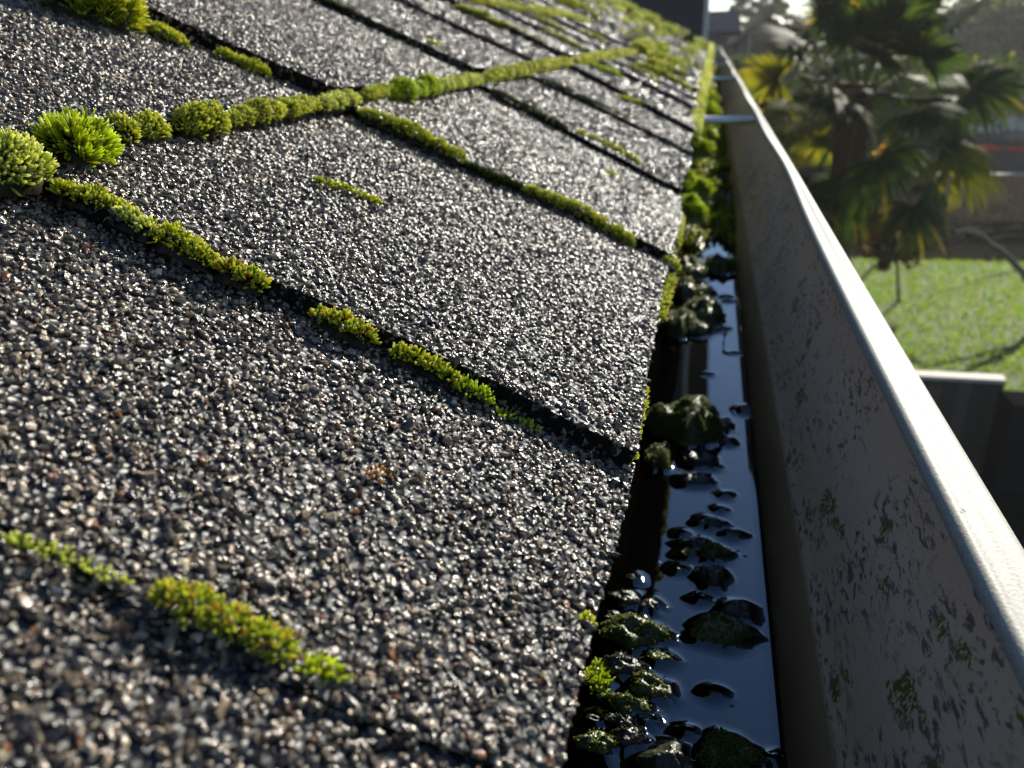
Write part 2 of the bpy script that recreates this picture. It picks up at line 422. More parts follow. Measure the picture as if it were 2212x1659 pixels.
# roof deck under the shingles and fascia board
mb = MB()
e = lambda u, z, y: W(uyz(np.array(u), np.array(float(y)), np.array(z)))
for z in (-.18, -.42):
    mb.grid(np.array([[e(-.12, z, RY0), e(-.12, z, RY1)], [e(36.5, z, RY0), e(36.5, z, RY1)]]), (.006, .005, .004), 0, False)
mb.grid(np.array([[e(-.12, -.18, RY0), e(-.12, -.18, RY1)], [e(-.12, -.42, RY0), e(-.12, -.42, RY1)]]), (.006, .005, .004), 0, False)
mb.grid(np.array([[e(-.12, -.18, RY1), e(36.5, -.18, RY1)], [e(-.12, -.42, RY1), e(36.5, -.42, RY1)]]), (.006, .005, .004), 0, False)
mb.build('deck_board', MV, roof)
mb = MB(); mb.box(W([-.72, RY0, -3.6]), W([-.61, RY1, -1.28]), (.012, .010, .008))
mb.build('fascia_board', MV, roof)
mb = MB(); mb.box(W([-.31, RY0, -1.75]), W([-.30, RY1, -1.10]), (.006, .005, .004)); mb.build('reflection_blocker', MV, roof)  # added unseen sheet, blocks the sunlit gutter back from the water's reflection

# ------------------------------------------------------------------ gutter
gut = empty('rain_gutter', tuple(W([.0, 2, -2.3])), 'stained beige metal rain gutter holding dark water along the roof edge', 'gutter')
ys = np.concatenate([np.linspace(-2, 8, 90), np.linspace(8.2, 88, 180)])
def lipoff(y):
    return .045*smooth(y, 3.0, 8)+.010*np.sin(y*1.1)*smooth(y, 3, 8)+.020*np.sin(y*.62+1)*smooth(y, 9, 25)+.05*np.sin(y*.31)*smooth(y, 30, 60)
inner = [(-.60, -1.3, 0), (-.60, -2.38, 0), (.32, -2.38, 0), (.338, -2.1, 0), (.345, -2.0, 0), (.352, -1.93, 0), (.375, -1.80, 0), (.405, -1.72, 0), (.425, -1.695, .05),
         (.455, -1.63, .2), (.50, -1.51, .45), (.555, -1.38, .7), (.600, -1.27, .85), (.632, -1.19, 1), (.643, -1.155, 1)]
lip = [(.643, -1.155, 1), (.640, -1.138, 1), (.644, -1.119, 1), (.652, -1.107, 1), (.663, -1.103, 1), (.673, -1.107, 1), (.685, -1.113, .9),
       (.715, -1.110, .5), (.752, -1.106, .2), (.768, -1.112, .15), (.774, -1.125, .15), (.772, -1.16, .15), (.765, -1.24, .15)]
outer = [(.765, -1.24, .15), (.73, -1.32, .1), (.67, -1.42, 0), (.62, -1.60, 0), (.58, -1.80, 0), (.50, -1.98, 0), (.40, -2.10, 0), (.385, -2.40, 0), (-.61, -2.41, 0)]
def ext(prof):
    P = np.zeros((len(prof), len(ys), 3))
    for i, (x, z, k) in enumerate(prof):
        P[i, :, 0] = x+k*lipoff(ys); P[i, :, 1] = ys; P[i, :, 2] = z+k*.008*np.sin(ys*.9+.4)*smooth(ys, 2, 8)
    return W(P)
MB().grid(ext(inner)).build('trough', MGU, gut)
MB().grid(ext(lip)).build('front_lip', MLIP, gut)
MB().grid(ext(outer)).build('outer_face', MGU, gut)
MALU = mat_plain('spike_metal', (.55, .57, .60), .35, .85, 300, .2)
for y in (12.4, 24.5, 37, 49.5, 62, 75):
    mb = MB(); x1 = .62+lipoff(np.array([y]))[0]
    mb.tube(W(np.array([[x1, y, -1.175], [.2, y, -1.165], [-.6, y, -1.15]])), [.058*S]*3, 14)
    mb.build('hanger_tube', MALU, gut)
# water surface with a small meniscus
wx = np.concatenate([np.linspace(-.598, .30, 10), [.33, .338, .3415]]); wz = np.concatenate([np.zeros(10), [.001, .005, .010]])
P = np.zeros((13, len(ys), 3)); P[..., 0] = wx[:, None]; P[..., 1] = ys[None]; P[..., 2] = ZW+wz[:, None]
tag(MB().grid(W(P)).build('water', MW), kind='structure')

# ------------------------------------------------------------------ moss
# shoot template: plump little leafy shoot
def shoot_template(n=5):
    rings = [(0, .45), (.55, 1.0), (.88, .70)]; v = []
    for z, r in rings:
        for k in range(n): v.append([r*math.cos(k*2*math.pi/n+z), r*math.sin(k*2*math.pi/n+z), z])
    v.append([0, 0, 1.04]); v = np.array(v)
    q = []; tr = []
    for a in range(2):
        for k in range(n): q.append([a*n+k, a*n+(k+1) % n, (a+1)*n+(k+1) % n, (a+1)*n+k])
    for k in range(n): tr.append([2*n+k, 2*n+(k+1) % n, 3*n])
    return v, [np.array(q), np.array(tr)]
ST = shoot_template(5); ST4 = shoot_template(3)
PAL = {
    'yellow': np.array([[.25, .33, .015], [.18, .27, .012], [.34, .37, .03], [.12, .20, .01], [.20, .24, .02]]),
    'bright': np.array([[.25, .33, .008], [.20, .28, .008], [.32, .38, .015], [.15, .22, .008]]),
    'green':  np.array([[.19, .26, .025], [.13, .20, .015], [.25, .30, .03], [.30, .33, .05]]),
    'pale':   np.array([[.27, .34, .12], [.20, .28, .06], [.33, .40, .20], [.15, .22, .04]]),
    'dark':   np.array([[.04, .075, .012], [.06, .10, .015], [.09, .13, .02], [.03, .05, .01]]),
    'mixed':  np.array([[.22, .32, .02], [.30, .34, .02], [.16, .25, .02], [.24, .15, .03], [.20, .27, .02]]),
    'pond':   np.array([[.07, .115, .012], [.05, .08, .010], [.10, .14, .018], [.13, .15, .02]]),
    'wet':    np.array([[.022, .026, .012], [.035, .038, .018], [.02, .022, .012], [.045, .05, .022]]),
    'orange': np.array([[.26, .16, .02], [.22, .13, .02], [.28, .20, .04]])}
def shoots(mb, P, nrm, L, r, pal, lean=None, mat=0, tmpl=None):
    n = len(P)
    tv, tf = tmpl or ST
    d = nrm+rng.normal(0, .28, (n, 3))
    if lean is not None: d = d+lean
    l = L*rng.uniform(.55, 1.25, n); rr = r*rng.uniform(.7, 1.3, n)
    v, f = inst(tv, tf, P, rot_to(d, rng.uniform(0, 6, n)), np.stack([rr, rr, l], 1))
    p = PAL[pal]; col = p[rng.integers(0, len(p), n)]*rng.uniform(.75, 1.3, (n, 1))
    k = (tv[:, 2] > .8)[None, :, None]*1.0; tipc = TIP.get(pal, (.30, .36, .10))
    cc = col[:, None, :]*(1-.5*k)+np.array(tipc)[None, None]*.5*k*rng.uniform(.5, 1.3, (n, 1, 1))
    mb.add(W(v), f, cc.reshape(-1, 3), mat, True)
TIP = {'pond': (.14, .18, .03), 'pale': (.58, .62, .46), 'green': (.52, .56, .24), 'wet': (.03, .04, .015), 'dark': (.08, .11, .02), 'orange': (.34, .22, .05), 'yellow': (.52, .54, .10), 'mixed': (.46, .50, .14), 'bright': (.42, .54, .06)}
UPL = np.array([0, 0, 1.])
def ridge(name, label, cat, pts, hw, h, pal='green', L=None, r=None, lumps=None, group=None, uy=False, mb=None, dens=1.0, lift=0):
    """cushion / ridge of moss along a polyline given in display pixels on the roof"""
    Q = np.array([p if uy else roof_hit(*p) for p in pts], float)
    if not uy: hw *= .68; h *= .66
    seg = np.linalg.norm(np.diff(Q, axis=0), axis=1); cum = np.concatenate([[0], np.cumsum(seg)]); Lt = cum[-1]
    ym = Q[:, 1].mean(); dist = np.linalg.norm(uyz(Q[:, 0].mean(), ym, 0.))
    r = r or max(.0036, .00075*dist); L = L or max(.022, .0034*dist)
    nl = lumps or max(1, int(Lt/(hw*2.2)))
    ph = rng.random()*50
    def surf(t, v):
        s = t*Lt
        u = np.interp(s, cum, Q[:, 0]); y = np.interp(s, cum, Q[:, 1])
        du = np.interp(s+.01, cum, Q[:, 0])-np.interp(s-.01, cum, Q[:, 0]); dy = np.interp(s+.01, cum, Q[:, 1])-np.interp(s-.01, cum, Q[:, 1])
        nl_ = np.hypot(du, dy)+1e-9; pu, py = -dy/nl_, du/nl_
        end = np.sqrt(np.clip(1-(2*t-1)**6, 0, 1))
        lump = .78+.22*np.abs(np.sin(t*nl*math.pi+.6*np.sin(t*9+ph))) if nl > 1 else 1.0
        var = .25+1.45*fnoise(t*Lt/hw*.6+ph, v*0+1.5, 3)
        w = hw*(.35+.65*end)*lump*np.clip(var, .3, 1.6)
        w = w*(.85+.3*fnoise(t*Lt*30+ph, v*3, 2))
        z = (.72+.56*fnoise(t*Lt*22+ph, v*2.5+ph, 2))*h*end*lump*np.clip(var, .25, 1.5)*np.sqrt(np.clip(1-v*v, 0, 1))
        return u+pu*v*w, y+py*v*w, z+lift+.01
    own = mb is None
    if own: mb = MB()
    nt = int(np.clip(Lt/hw*5, 8, 90)); t, v = np.meshgrid(np.linspace(0, 1, nt), np.linspace(-1, 1, 9), indexing='ij')
    u, y, z = surf(t, v); G = uyz(u, y, z*.72-.03)
    base = np.array([.022, .018, .008])
    mb.grid(W(G), base, 0)
    area = Lt*hw*2*(1+h/hw*.5)
    n = int(np.clip(area/(r*1.8)**2*dens, 12, 16000))
    t, v = rng.random(n), rng.uniform(-1, 1, n); v = np.sign(v)*np.abs(v)**.8
    u, y, z = surf(t, v); P = uyz(u, y, z*.8-.012)
    e_ = 1e-3
    a = uyz(*surf(np.clip(t+.002, 0, 1), v))-uyz(*surf(np.clip(t-.002, 0, 1), v)); b_ = uyz(*surf(t, np.clip(v+.02, -1, 1)))-uyz(*surf(t, np.clip(v-.02, -1, 1)))
    nr = np.cross(a, b_); nr /= np.linalg.norm(nr, axis=1, keepdims=True)+1e-12
    nr = np.where(((nr @ N) < 0)[:, None], -nr, nr)
    shoots(mb, P, nr*.8+N*.45, L, r, pal, tmpl=ST if dist < 6 else ST4)
    if own: return tag(mb.build(name, [MM], None, W(uyz(Q[:, 0].mean(), ym, 0.))), label, cat, group)
GS = 'moss growing along the shingle seams'
def m(label, pts, hw, h, pal='green', **k): return ridge('moss_cushion', label, 'moss', pts, hw, h, pal, group=GS, **k)
# horizontal seam, left to right
m('large frosted pale green moss cushion at the left edge of the horizontal seam', [(-60, 380), (75, 368)], .125, .17, 'pale', L=.030, r=.0042, lumps=1)
m('bright yellow-green backlit moss tuft right of the large frosted cushion', [(125, 345), (212, 325)], .085, .14, 'bright', L=.048, r=.0038, lumps=1)
m('dark green moss cushion with pale tips beside the bright yellow-green tuft', [(245, 295), (350, 285)], .060, .10, 'green', lumps=2)
m('small rounded moss dome on the seam, with gaps to both neighbours', [(385, 283), (475, 272)], .060, .12, 'green', lumps=1)
m('long lumpy green moss ridge on the seam right of the rounded dome', [(490, 265), (590, 250), (680, 232)], .05, .085, 'green')
m('grey-green moss cushion where two shingle joints meet the seam', [(690, 232), (765, 218)], .06, .085, 'pale', lumps=2)
m('low green moss cushion just left of the tallest seam cushion', [(775, 212), (832, 203)], .05, .075, 'green', lumps=2)
m('tall bright green moss cushion in the middle of the horizontal seam', [(838, 208), (885, 205), (940, 192)], .095, .16, 'bright', lumps=2)
m('pale green moss ridge right of the tallest seam cushion', [(945, 192), (1035, 175)], .07, .10, 'pale')
m('long thin row of moss tufts climbing toward the far end of the seam', [(1045, 175), (1130, 158), (1232, 138)], .07, .14, 'green')
m('faint row of moss tufts on the seam before the yellow moss mounds', [(1240, 137), (1300, 127), (1372, 115)], .08, .13, 'green')
m('domed yellow-green moss mound at the near end of the far moss patch', [(1375, 117), (1400, 108)], .28, .38, 'yellow', lumps=1)
m('wide yellow-green moss mound in the middle of the far moss patch', [(1400, 126), (1440, 140), (1470, 148)], .20, .30, 'yellow')
m('orange-tinged moss ridge sloping down the far moss patch', [(1400, 140), (1440, 152), (1484, 172)], .14, .22, 'yellow')
m('small green moss mound behind the domed yellow mound', [(1412, 107), (1440, 112)], .22, .25, 'bright', lumps=1)
m('low yellow moss ridge near the roof edge, past the far mounds', [(1455, 130), (1492, 148)], .2, .2, 'yellow')
# joint below the large cushion (second shingle edge)
m('bright moss ridge just below the large frosted cushion', [(118, 412), (190, 432), (268, 458)], .036, .055, 'yellow')
m('frosted sparse moss strip on the long joint below the bright ridge', [(262, 466), (330, 508)], .032, .045, 'pale')
m('yellow-green moss ridge on the long joint, above the pale tuft', [(335, 508), (400, 540), (458, 572)], .034, .055, 'yellow')
m('pale green moss tuft in the middle of the long joint', [(465, 580), (520, 602), (570, 622)], .034, .055, 'mixed')
m('moss tuft with pale tips right of the bare dark stretch of the joint', [(678, 682), (740, 708), (805, 740)], .030, .045, 'mixed')
m('yellow-green moss ridge on the lower half of the long joint', [(848, 762), (920, 792), (990, 832)], .030, .050, 'yellow')
m('dark green moss tail ending the moss on the long joint', [(990, 835), (1058, 872)], .024, .035, 'bright')
m('tiny green moss speck in the dark joint, the upper of two', [(1080, 888), (1105, 897)], .014, .016, 'bright', lift=-.02)
m('tiny green moss speck in the dark joint, the lower of two', [(1128, 905), (1160, 925)], .018, .02, 'bright', lift=-.02)
# bottom-left
m('thin pale moss strip at the bottom left of the roof', [(15, 1168), (100, 1192), (190, 1228), (262, 1262)], .010, .012, 'pale', L=.016, r=.003, dens=.6)
m('bright green moss clump with orange tips, nearest to the viewer', [(332, 1285), (430, 1320), (520, 1365), (625, 1415)], .032, .040, 'mixed', L=.020, r=.0030)
m('small green moss tuft below the nearest orange-tipped clump', [(655, 1440), (742, 1472)], .014, .018, 'bright')
# strip on the second tab
m('thin yellow-green moss streak in the middle of a bare grey shingle', [(678, 392), (750, 412), (820, 441)], .014, .018, 'yellow')
# third joint
m('bright yellow-green moss ridge at the top of the third joint', [(778, 245), (880, 288), (1000, 352)], .05, .075, 'yellow')
m('dark sparse moss strip in the middle of the third joint', [(1005, 356), (1065, 385), (1130, 410)], .03, .04, 'dark')
m('thick green moss ridge at the lower end of the third joint', [(1130, 412), (1240, 460), (1365, 532)], .05, .08, 'green')
m('moss tuft at the gutter end of the third joint', [(1432, 565), (1462, 580)], .045, .05, 'pale')
# fourth joint
m('thin dark green moss strip on the upper half of the fourth joint', [(1060, 197), (1140, 238), (1235, 288)], .04, .05, 'dark')
m('bright moss ridge on the lower half of the fourth joint', [(1240, 290), (1310, 322), (1395, 375)], .05, .08, 'yellow')
m('dark moss strip running the length of the fifth joint', [(1172, 172), (1260, 215), (1370, 268), (1470, 328)], .045, .05, 'dark')
m('short yellow moss streak on a shingle between the fifth and sixth joints', [(1338, 212), (1380, 225), (1425, 246)], .035, .05, 'yellow')
m('tiny bright moss patch alone on a grey shingle', [(1306, 372), (1338, 385)], .03, .02, 'bright')
m('short thick moss ridge at the top of the sixth joint', [(1272, 146), (1335, 168)], .07, .11, 'bright')
m('long yellow moss ridge below the far moss patch', [(1375, 142), (1430, 165), (1488, 200)], .10, .15, 'yellow')
# upper course
m('large yellow-green moss clump at the top left corner', [(90, -5), (180, 22), (285, 58)], .13, .20, 'yellow', L=.06)
m('thin bright moss strip below the large corner clump', [(290, 48), (350, 75), (400, 98)], .05, .05, 'yellow')
m('bright moss tuft midway along the upper left joint', [(468, 118), (520, 138), (580, 165)], .045, .06, 'yellow')
m('dark thin moss strip on the upper middle joint', [(700, 2), (790, 45), (860, 82)], .04, .05, 'dark')
m('small yellow lump of moss on the upper middle joint', [(905, 98), (950, 118)], .07, .09, 'yellow')
m('long bright moss ridge across the upper right shingles', [(985, 18), (1050, 45), (1120, 75), (1192, 115)], .07, .12, 'yellow')
m('row of moss tufts on the second horizontal seam, near end', [(1000, 0), (1065, 12), (1130, 24)], .1, .12, 'green')
m('row of moss tufts on the second horizontal seam, far end', [(1140, 26), (1208, 36), (1270, 50)], .12, .15, 'green')
m('wide yellow moss ridge near the top edge of the photo, above the mounds', [(1190, 2), (1240, 20), (1290, 45)], .2, .3, 'yellow')
# eave fringe
m('bright moss fringe on the roof edge beside the largest floating clump', [(1383, 838), (1372, 880), (1358, 930), (1346, 992)], .036, .025, 'yellow')
m('small moss tuft on the bottom roof edge', [(1268, 1328), (1262, 1350)], .012, .010, 'yellow')
m('pale moss fringe on the roof edge just below the third joint', [(1452, 598), (1438, 640), (1428, 690)], .022, .018, 'mixed', dens=.5)
m('moss fringe on the roof edge above the third joint', [(1470, 470), (1458, 530)], .03, .03, 'mixed', dens=.6)
m('pale yellow moss cluster overhanging the roof edge near the far tube', [(1532, 120), (1522, 175), (1512, 195)], .14, .12, 'yellow')
lc = ridge('lichen_patch', 'orange-yellow lichen patch alone on the nearest bare shingle', 'lichen', [(792, 1012), (815, 1028), (838, 1020)], .030, .006, 'orange', L=.008, r=.004, dens=.5)
ridge('lichen_patch', 'orange lichen speck on the roof edge at the foot of the bright fringe', 'lichen', [(1352, 952), (1362, 958)], .012, .012, 'orange', L=.01, r=.004)
# dense far moss: one mass
fm = MB()
for c, L_ in LINES.items():
    for l in L_:
        if l[0] > 12.5 and l[0] < 84 and c < 16 and rng.random() < (.45 if l[0] < 30 else .6):
            a = rng.uniform(0, .5); b2 = a+rng.uniform(.25, .5)
            u0, u1 = UPP[c], UPP[c+1]
            k = 1+l[0]/22
            ridge('', '', '', [(u0+(u1-u0)*a, l[0]+(l[1]-l[0])*a), (u0+(u1-u0)*b2, l[0]+(l[1]-l[0])*b2)], .034*k, .045*k, rng.choice(['yellow', 'green', 'bright', 'pale', 'yellow']), uy=True, mb=fm, dens=.45)
for c in range(2, 12):
    for k in range(20):
        y = rng.uniform(13+c*1.5, 80); l = rng.uniform(.6, 2.5)
        ridge('', '', '', [(UPP[c], y), (UPP[c]+.02, y+l)], .03*(1+y/25), .04*(1+y/25), rng.choice(['yellow', 'green', 'pale']), uy=True, mb=fm, dens=.4)
for k in range(70):                     # fringe hanging at the far eave
    y = rng.uniform(9.5, 84)
    ridge('', '', '', [(-.34, y), (-.33, y+rng.uniform(.4, 2.2))], .05*(1+y/45), .05*(1+y/45), rng.choice(['yellow', 'bright', 'green', 'pale']), uy=True, mb=fm, dens=.45)
tag(fm.build('moss_carpet', [MM]), 'yellow-green moss spread over the far shingles', 'moss', kind='stuff')

# ------------------------------------------------------------------ things in the gutter water
def lump(name, label, cat, px, py, w, h, pal='wet', hk=.45, fuzz=0., group='moss clumps floating in the gutter', z=0, mb=None, P0=None, wu=None, hu=None):
    own = mb is None
    if P0 is None:
        P0 = water_hit(px, py+h*.15, ZW+z); d = depth(P0)
        wu = w*d/F/2; view = ray(px, py); view /= np.linalg.norm(view)
        hu = max(h*d/F/2/max(.25, abs(view[2]))*.85, wu*.35)
        hu = min(hu, wu*2.2)
    hz = hk*min(wu, hu)*1.3
    ph = rng.random()*90
    nt = 22 if wu > .03 else 10; nr = 9 if wu > .03 else 5
    th, rr = np.meshgrid(np.linspace(0, 2*math.pi, nt+1), np.linspace(0, 1, nr), indexing='ij')
    def surf(th, rr):
        rim = 1+.55*(fnoise(np.cos(th)*1.9+ph, np.sin(th)*1.9+ph, 3)-.5)*2
        x = wu*rim*rr*np.cos(th); y = hu*rim*rr*np.sin(th)
        k = np.sqrt(np.clip(1-rr**2.4, 0, 1))
        bum = 1+1.0*(fnoise(x/wu*2.3+ph, y/hu*2.3+ph, 3)-.5)*2*(1-rr)
        return P0+np.stack([x, y, hz*k*bum-.004*smooth(rr, .8, 1)], -1)
    G = surf(th, rr)
    if own: mb = MB()
    p = PAL[pal]; base = p.mean(0)*(.6 if fuzz else 1.0)
    mb.grid(W(G), base*(1+0*G), 1)
    if fuzz:
        r = max(.0036, .0008*np.linalg.norm(P0)); L = max(.012, .0024*np.linalg.norm(P0))*(2.2 if pal == 'bright' else 1)
        n = int(np.clip(wu*hu*4*fuzz/(r*2)**2, 20, 4200))
        t_, r_ = rng.uniform(0, 6.283, n), np.sqrt(rng.random(n))*.95
        P = surf(t_, r_)
        nr_ = np.stack([np.cos(t_)*r_*.8, np.sin(t_)*r_*.8, np.full(n, .7)], 1)
        shoots(mb, P-np.array([0, 0, .006]), nr_, L, r, pal, tmpl=ST if np.linalg.norm(P0) < 5 else ST4)
    if own and wu > .012 and name != 'moss_tuft':      # water creeping up round the lump
        tt, ss = np.meshgrid(np.linspace(0, 2*math.pi, 29), np.linspace(0, 1, 6), indexing='ij')
        E = surf(tt, np.ones_like(tt)*.97); dirn = np.stack([np.cos(tt)*wu, np.sin(tt)*hu, 0*tt], -1); dirn /= np.linalg.norm(dirn, axis=-1, keepdims=True)
        E = E+dirn*(ss*.055)[..., None]; E[..., 2] = ZW+z+.016*(1-ss)**2.2+.0005
        mb.grid(W(E), (0, 0, 0), 2)
    if own: return tag(mb.build(name, [MM, MMW, MW], None, W(P0)), label, cat, group)
LP = [  # px, py, w, h, palette, fuzz, label
 (1478, 917, 150, 84, 'pond', 1.9, 'largest leafy green moss clump floating beside the roof edge fringe'),
 (1560, 916, 34, 30, 'wet', 0, 'smooth wet lobe on the right tip of the largest floating clump'),
 (1571, 955, 28, 15, 'wet', 0, 'small wet lobe below the tip of the largest floating clump'),
 (1425, 985, 62, 60, 'pond', 1.8, 'leafy moss clump tucked below the largest floating clump'),
 (1512, 996, 72, 30, 'wet', .2, 'flat dark wet clump below the largest floating clump'),
 (1499, 1037, 84, 26, 'wet', 0, 'leaf-shaped dark wet clump ringed by a ripple'),
 (1567, 1069, 20, 8, 'pond', .5, 'tiny moss speck right of the leaf-shaped clump'),
 (1532, 1130, 56, 20, 'wet', 0, 'oval glossy dark clump alone in open water'),
 (1580, 1154, 38, 14, 'wet', 0, 'flat oval dark clump toward the gutter wall, below the glossy oval'),
 (1502, 1176, 62, 24, 'wet', .35, 'round wet clump with one green sprig on top'),
 (1487, 1196, 38, 20, 'pond', .5, 'small mossy clump joined under the sprigged wet clump'),
 (1544, 1195, 66, 40, 'pond', .8, 'spiky green moss clump above the glossy dome'),
 (1540, 1245, 68, 48, 'wet', 0, 'glossy dark dome with a bright sun glint'),
 (1468, 1229, 28, 11, 'pond', .6, 'small leafy clump on the edge of the dark reflection'),
 (1363, 1247, 32, 16, 'wet', 0, 'small glinting wet lump in the dark water by the roof'),
 (1592, 1321, 76, 42, 'wet', 0, 'broad black oval clump close to the gutter wall'),
 (1552, 1360, 120, 62, 'pond', .45, 'large three-lobed mossy clump in mid water'),
 (1349, 1295, 74, 38, 'wet', .2, 'ribbed wet clump at the top of the lower roof-side cluster'),
 (1401, 1305, 42, 26, 'wet', 0, 'smooth wet lump right of the ribbed clump'),
 (1325, 1331, 44, 28, 'wet', 0, 'rounded wet lump against the roof edge under the ribbed clump'),
 (1363, 1331, 38, 22, 'wet', 0, 'round brown wet lump in the roof-side cluster'),
 (1372, 1366, 150, 66, 'pond', .5, 'large leafy wet clump of the roof-side cluster'),
 (1421, 1418, 56, 26, 'pond', .7, 'moss tuft pointing into the water below the large leafy clump'),
 (1342, 1436, 100, 52, 'wet', .3, 'long curved wet clump behind the sunlit green one'),
 (1405, 1482, 84, 60, 'pond', .5, 'mossy wet clump right of the sunlit green one'),
 (1437, 1490, 40, 36, 'wet', 0, 'smooth dark lobe on the right of the mossy wet clump'),
 (1288, 1462, 50, 62, 'bright', 1.2, 'sunlit bright green moss clump touching the roof edge'),
 (1355, 1520, 104, 48, 'pond', .5, 'oblong mossy clump below the sunlit green one'),
 (1285, 1552, 44, 24, 'wet', 0, 'shiny wet lump at the roof edge under the oblong clump'),
 (1340, 1556, 66, 34, 'wet', .3, 'dark wet clump under the oblong mossy clump'),
 (1397, 1556, 42, 14, 'wet', 0, 'small black bits right of the oblong clump'),
 (1287, 1604, 84, 66, 'pond', .3, 'wide dark clump at the bottom against the roof edge'),
 (1352, 1590, 72, 46, 'wet', .3, 'round wet clump right of the wide bottom clump'),
 (1446, 1645, 132, 84, 'wet', 0, 'big grey-green smooth dome at the bottom of the gutter'),
 (1572, 1628, 122, 88, 'pond', 1.45, 'big fuzzy green dome at the bottom of the gutter'),
 (1482, 1580, 34, 12, 'wet', 0, 'little black bits above the bottom domes'),
 (1669, 1640, 24, 12, 'wet', 0, 'small dark bit at the bottom near the gutter wall'),
 (1643, 1647, 26, 14, 'wet', 0, 'smaller dark bit beside the bottom fuzzy dome'),
 (1522, 633, 44, 24, 'pond', .6, 'small leafy clump at the top of the open water'),
 (1526, 652, 38, 14, 'pond', .4, 'flat leafy clump under the small top clump'),
 (1481, 629, 66, 30, 'pond', .6, 'dark mossy clump by the roof edge at the top of the water'),
 (1522, 680, 84, 46, 'pond', .8, 'spiky dark moss clump above the water seedling'),
 (1548, 707, 32, 20, 'pond', .3, 'round dark tip right of the spiky clump'),
 (1465, 700, 78, 52, 'pond', 1.7, 'green mossy clump by the roof edge left of the spiky clump'),
 (1508, 713, 60, 30, 'pond', .5, 'dark clump below the spiky one, dipping into the water'),
 (1550, 574, 64, 30, 'pond', .7, 'dark moss clump at the waterline of the filled gutter'),
 (1490, 585, 70, 40, 'pond', .6, 'dark moss clump between the roof edge and the open water top'),
]
for px, py, w, h, pal, fz, lab in LP:
    lump('moss_clump', lab, 'moss', px, py, w, h, pal, fuzz=fz, hk=.62 if w > 60 else .5)
for px, py, w, lab in [(1556, 1102, 12, 'small dark debris bit above the glossy oval clump'), (1474, 1154, 16, 'small dark debris bit at the edge of the dark reflection'),
                       (1594, 1190, 12, 'debris speck right of the spiky green clump, the upper of two'), (1609, 1201, 12, 'debris speck right of the spiky green clump, the lower of two'),
                       (1512, 1296, 28, 'curled debris bit between the glossy dome and the three-lobed clump'), (1540, 1496, 40, 'thin curled debris bit alone in the lower water'),
                       (1580, 1524, 15, 'single debris speck below the curled bit'), (1568, 641, 16, 'two-humped debris bit at the top right of the water'),
                       (1574, 652, 11, 'tiny debris speck under the two-humped bit'), (1530, 809, 10, 'tiny debris bump alone below the seedling'), (1586, 763, 9, 'leaf speck right of the seedling reflection'),
                       (1610, 884, 34, 'wet black debris lump stuck to the gutter wall'), (1568, 710, 10, 'tiny debris speck above the seedling')]:
    lump('debris_bit', lab, 'debris', px, py, w, w*(.7 if px == 1610 else .38), 'wet', hk=.35, group='debris bits floating in the gutter')
# seedling standing out of the water
P0 = water_hit(1562, 742); mb = MB()
mb.tube(W(P0+np.array([[0, 0, -.03], [.004, 0, .02], [.006, 0, .055]])), [.006*S, .0045*S, .004*S], 8, (.03, .035, .012))
v, f = inst(ico, [icf], (P0+np.array([.009, 0, .066]))[None], rot_to(np.array([[.3, 0, 1.]])), np.array([[.014, .014, .020]])); mb.add(W(v), f, (.035, .04, .015), 0, True)
v, f = inst(ico, [icf], P0[None], rot_to(np.array([[0, 0, 1.]])), np.array([[.013, .012, .003]])); mb.add(W(v), f, (.03, .035, .012), 0, True)
tag(mb.build('seedling', [MMW]), 'tiny seedling with a round head standing in the open gutter water', 'seedling')
# moss and muck filling the far gutter
gy = np.concatenate([np.linspace(6.6, 20, 260), np.linspace(20.3, 88, 260)]); gx = np.linspace(-.60, .345, 20)
A, B = np.meshgrid(gx, gy, indexing='ij')
zz = -.16+.16*smooth(B, 6.9, 9)+.55*(fnoise(A*6+3, B*2.2, 4)-.42)*(.55+.45*smooth(B, 7, 11))+.10*smooth(A, .1, -.3)
zz = np.minimum(zz, .34)
P = np.stack([A, B, ZW+zz], -1)
gm = MB(); gm.grid(W(P), (.022, .026, .012), 1)
n = 9000; i = rng.integers(0, 19, n); j = (rng.random(n)**1.6*518).astype(int); fx, fy = rng.random(n)[:, None], rng.random(n)[:, None]
Q = P[i, j]*(1-fx)*(1-fy)+P[i+1, j]*fx*(1-fy)+P[i, j+1]*(1-fx)*fy+P[i+1, j+1]*fx*fy
ok = Q[:, 2] > ZW-.01; Q = Q[ok]; k = 1+Q[:, 1]/10
tvs, tfs = ST4
v, f = inst(tvs, tfs, Q, rot_to(UPL+rng.normal(0, .5, (len(Q), 3))), np.stack([.011*k, .011*k, .045*k], 1))
gm.add(W(v), f, np.repeat(PAL['green'][rng.integers(0, 4, len(Q))]*rng.uniform(.5, 1.3, (len(Q), 1)), len(tvs), 0), 0, True)
tag(gm.build('gutter_moss_mat', [MM, MMW]), 'dark wet moss and muck filling the far gutter', 'moss', kind='stuff')
GF = 'bright moss tufts beside the roof edge in the gutter'
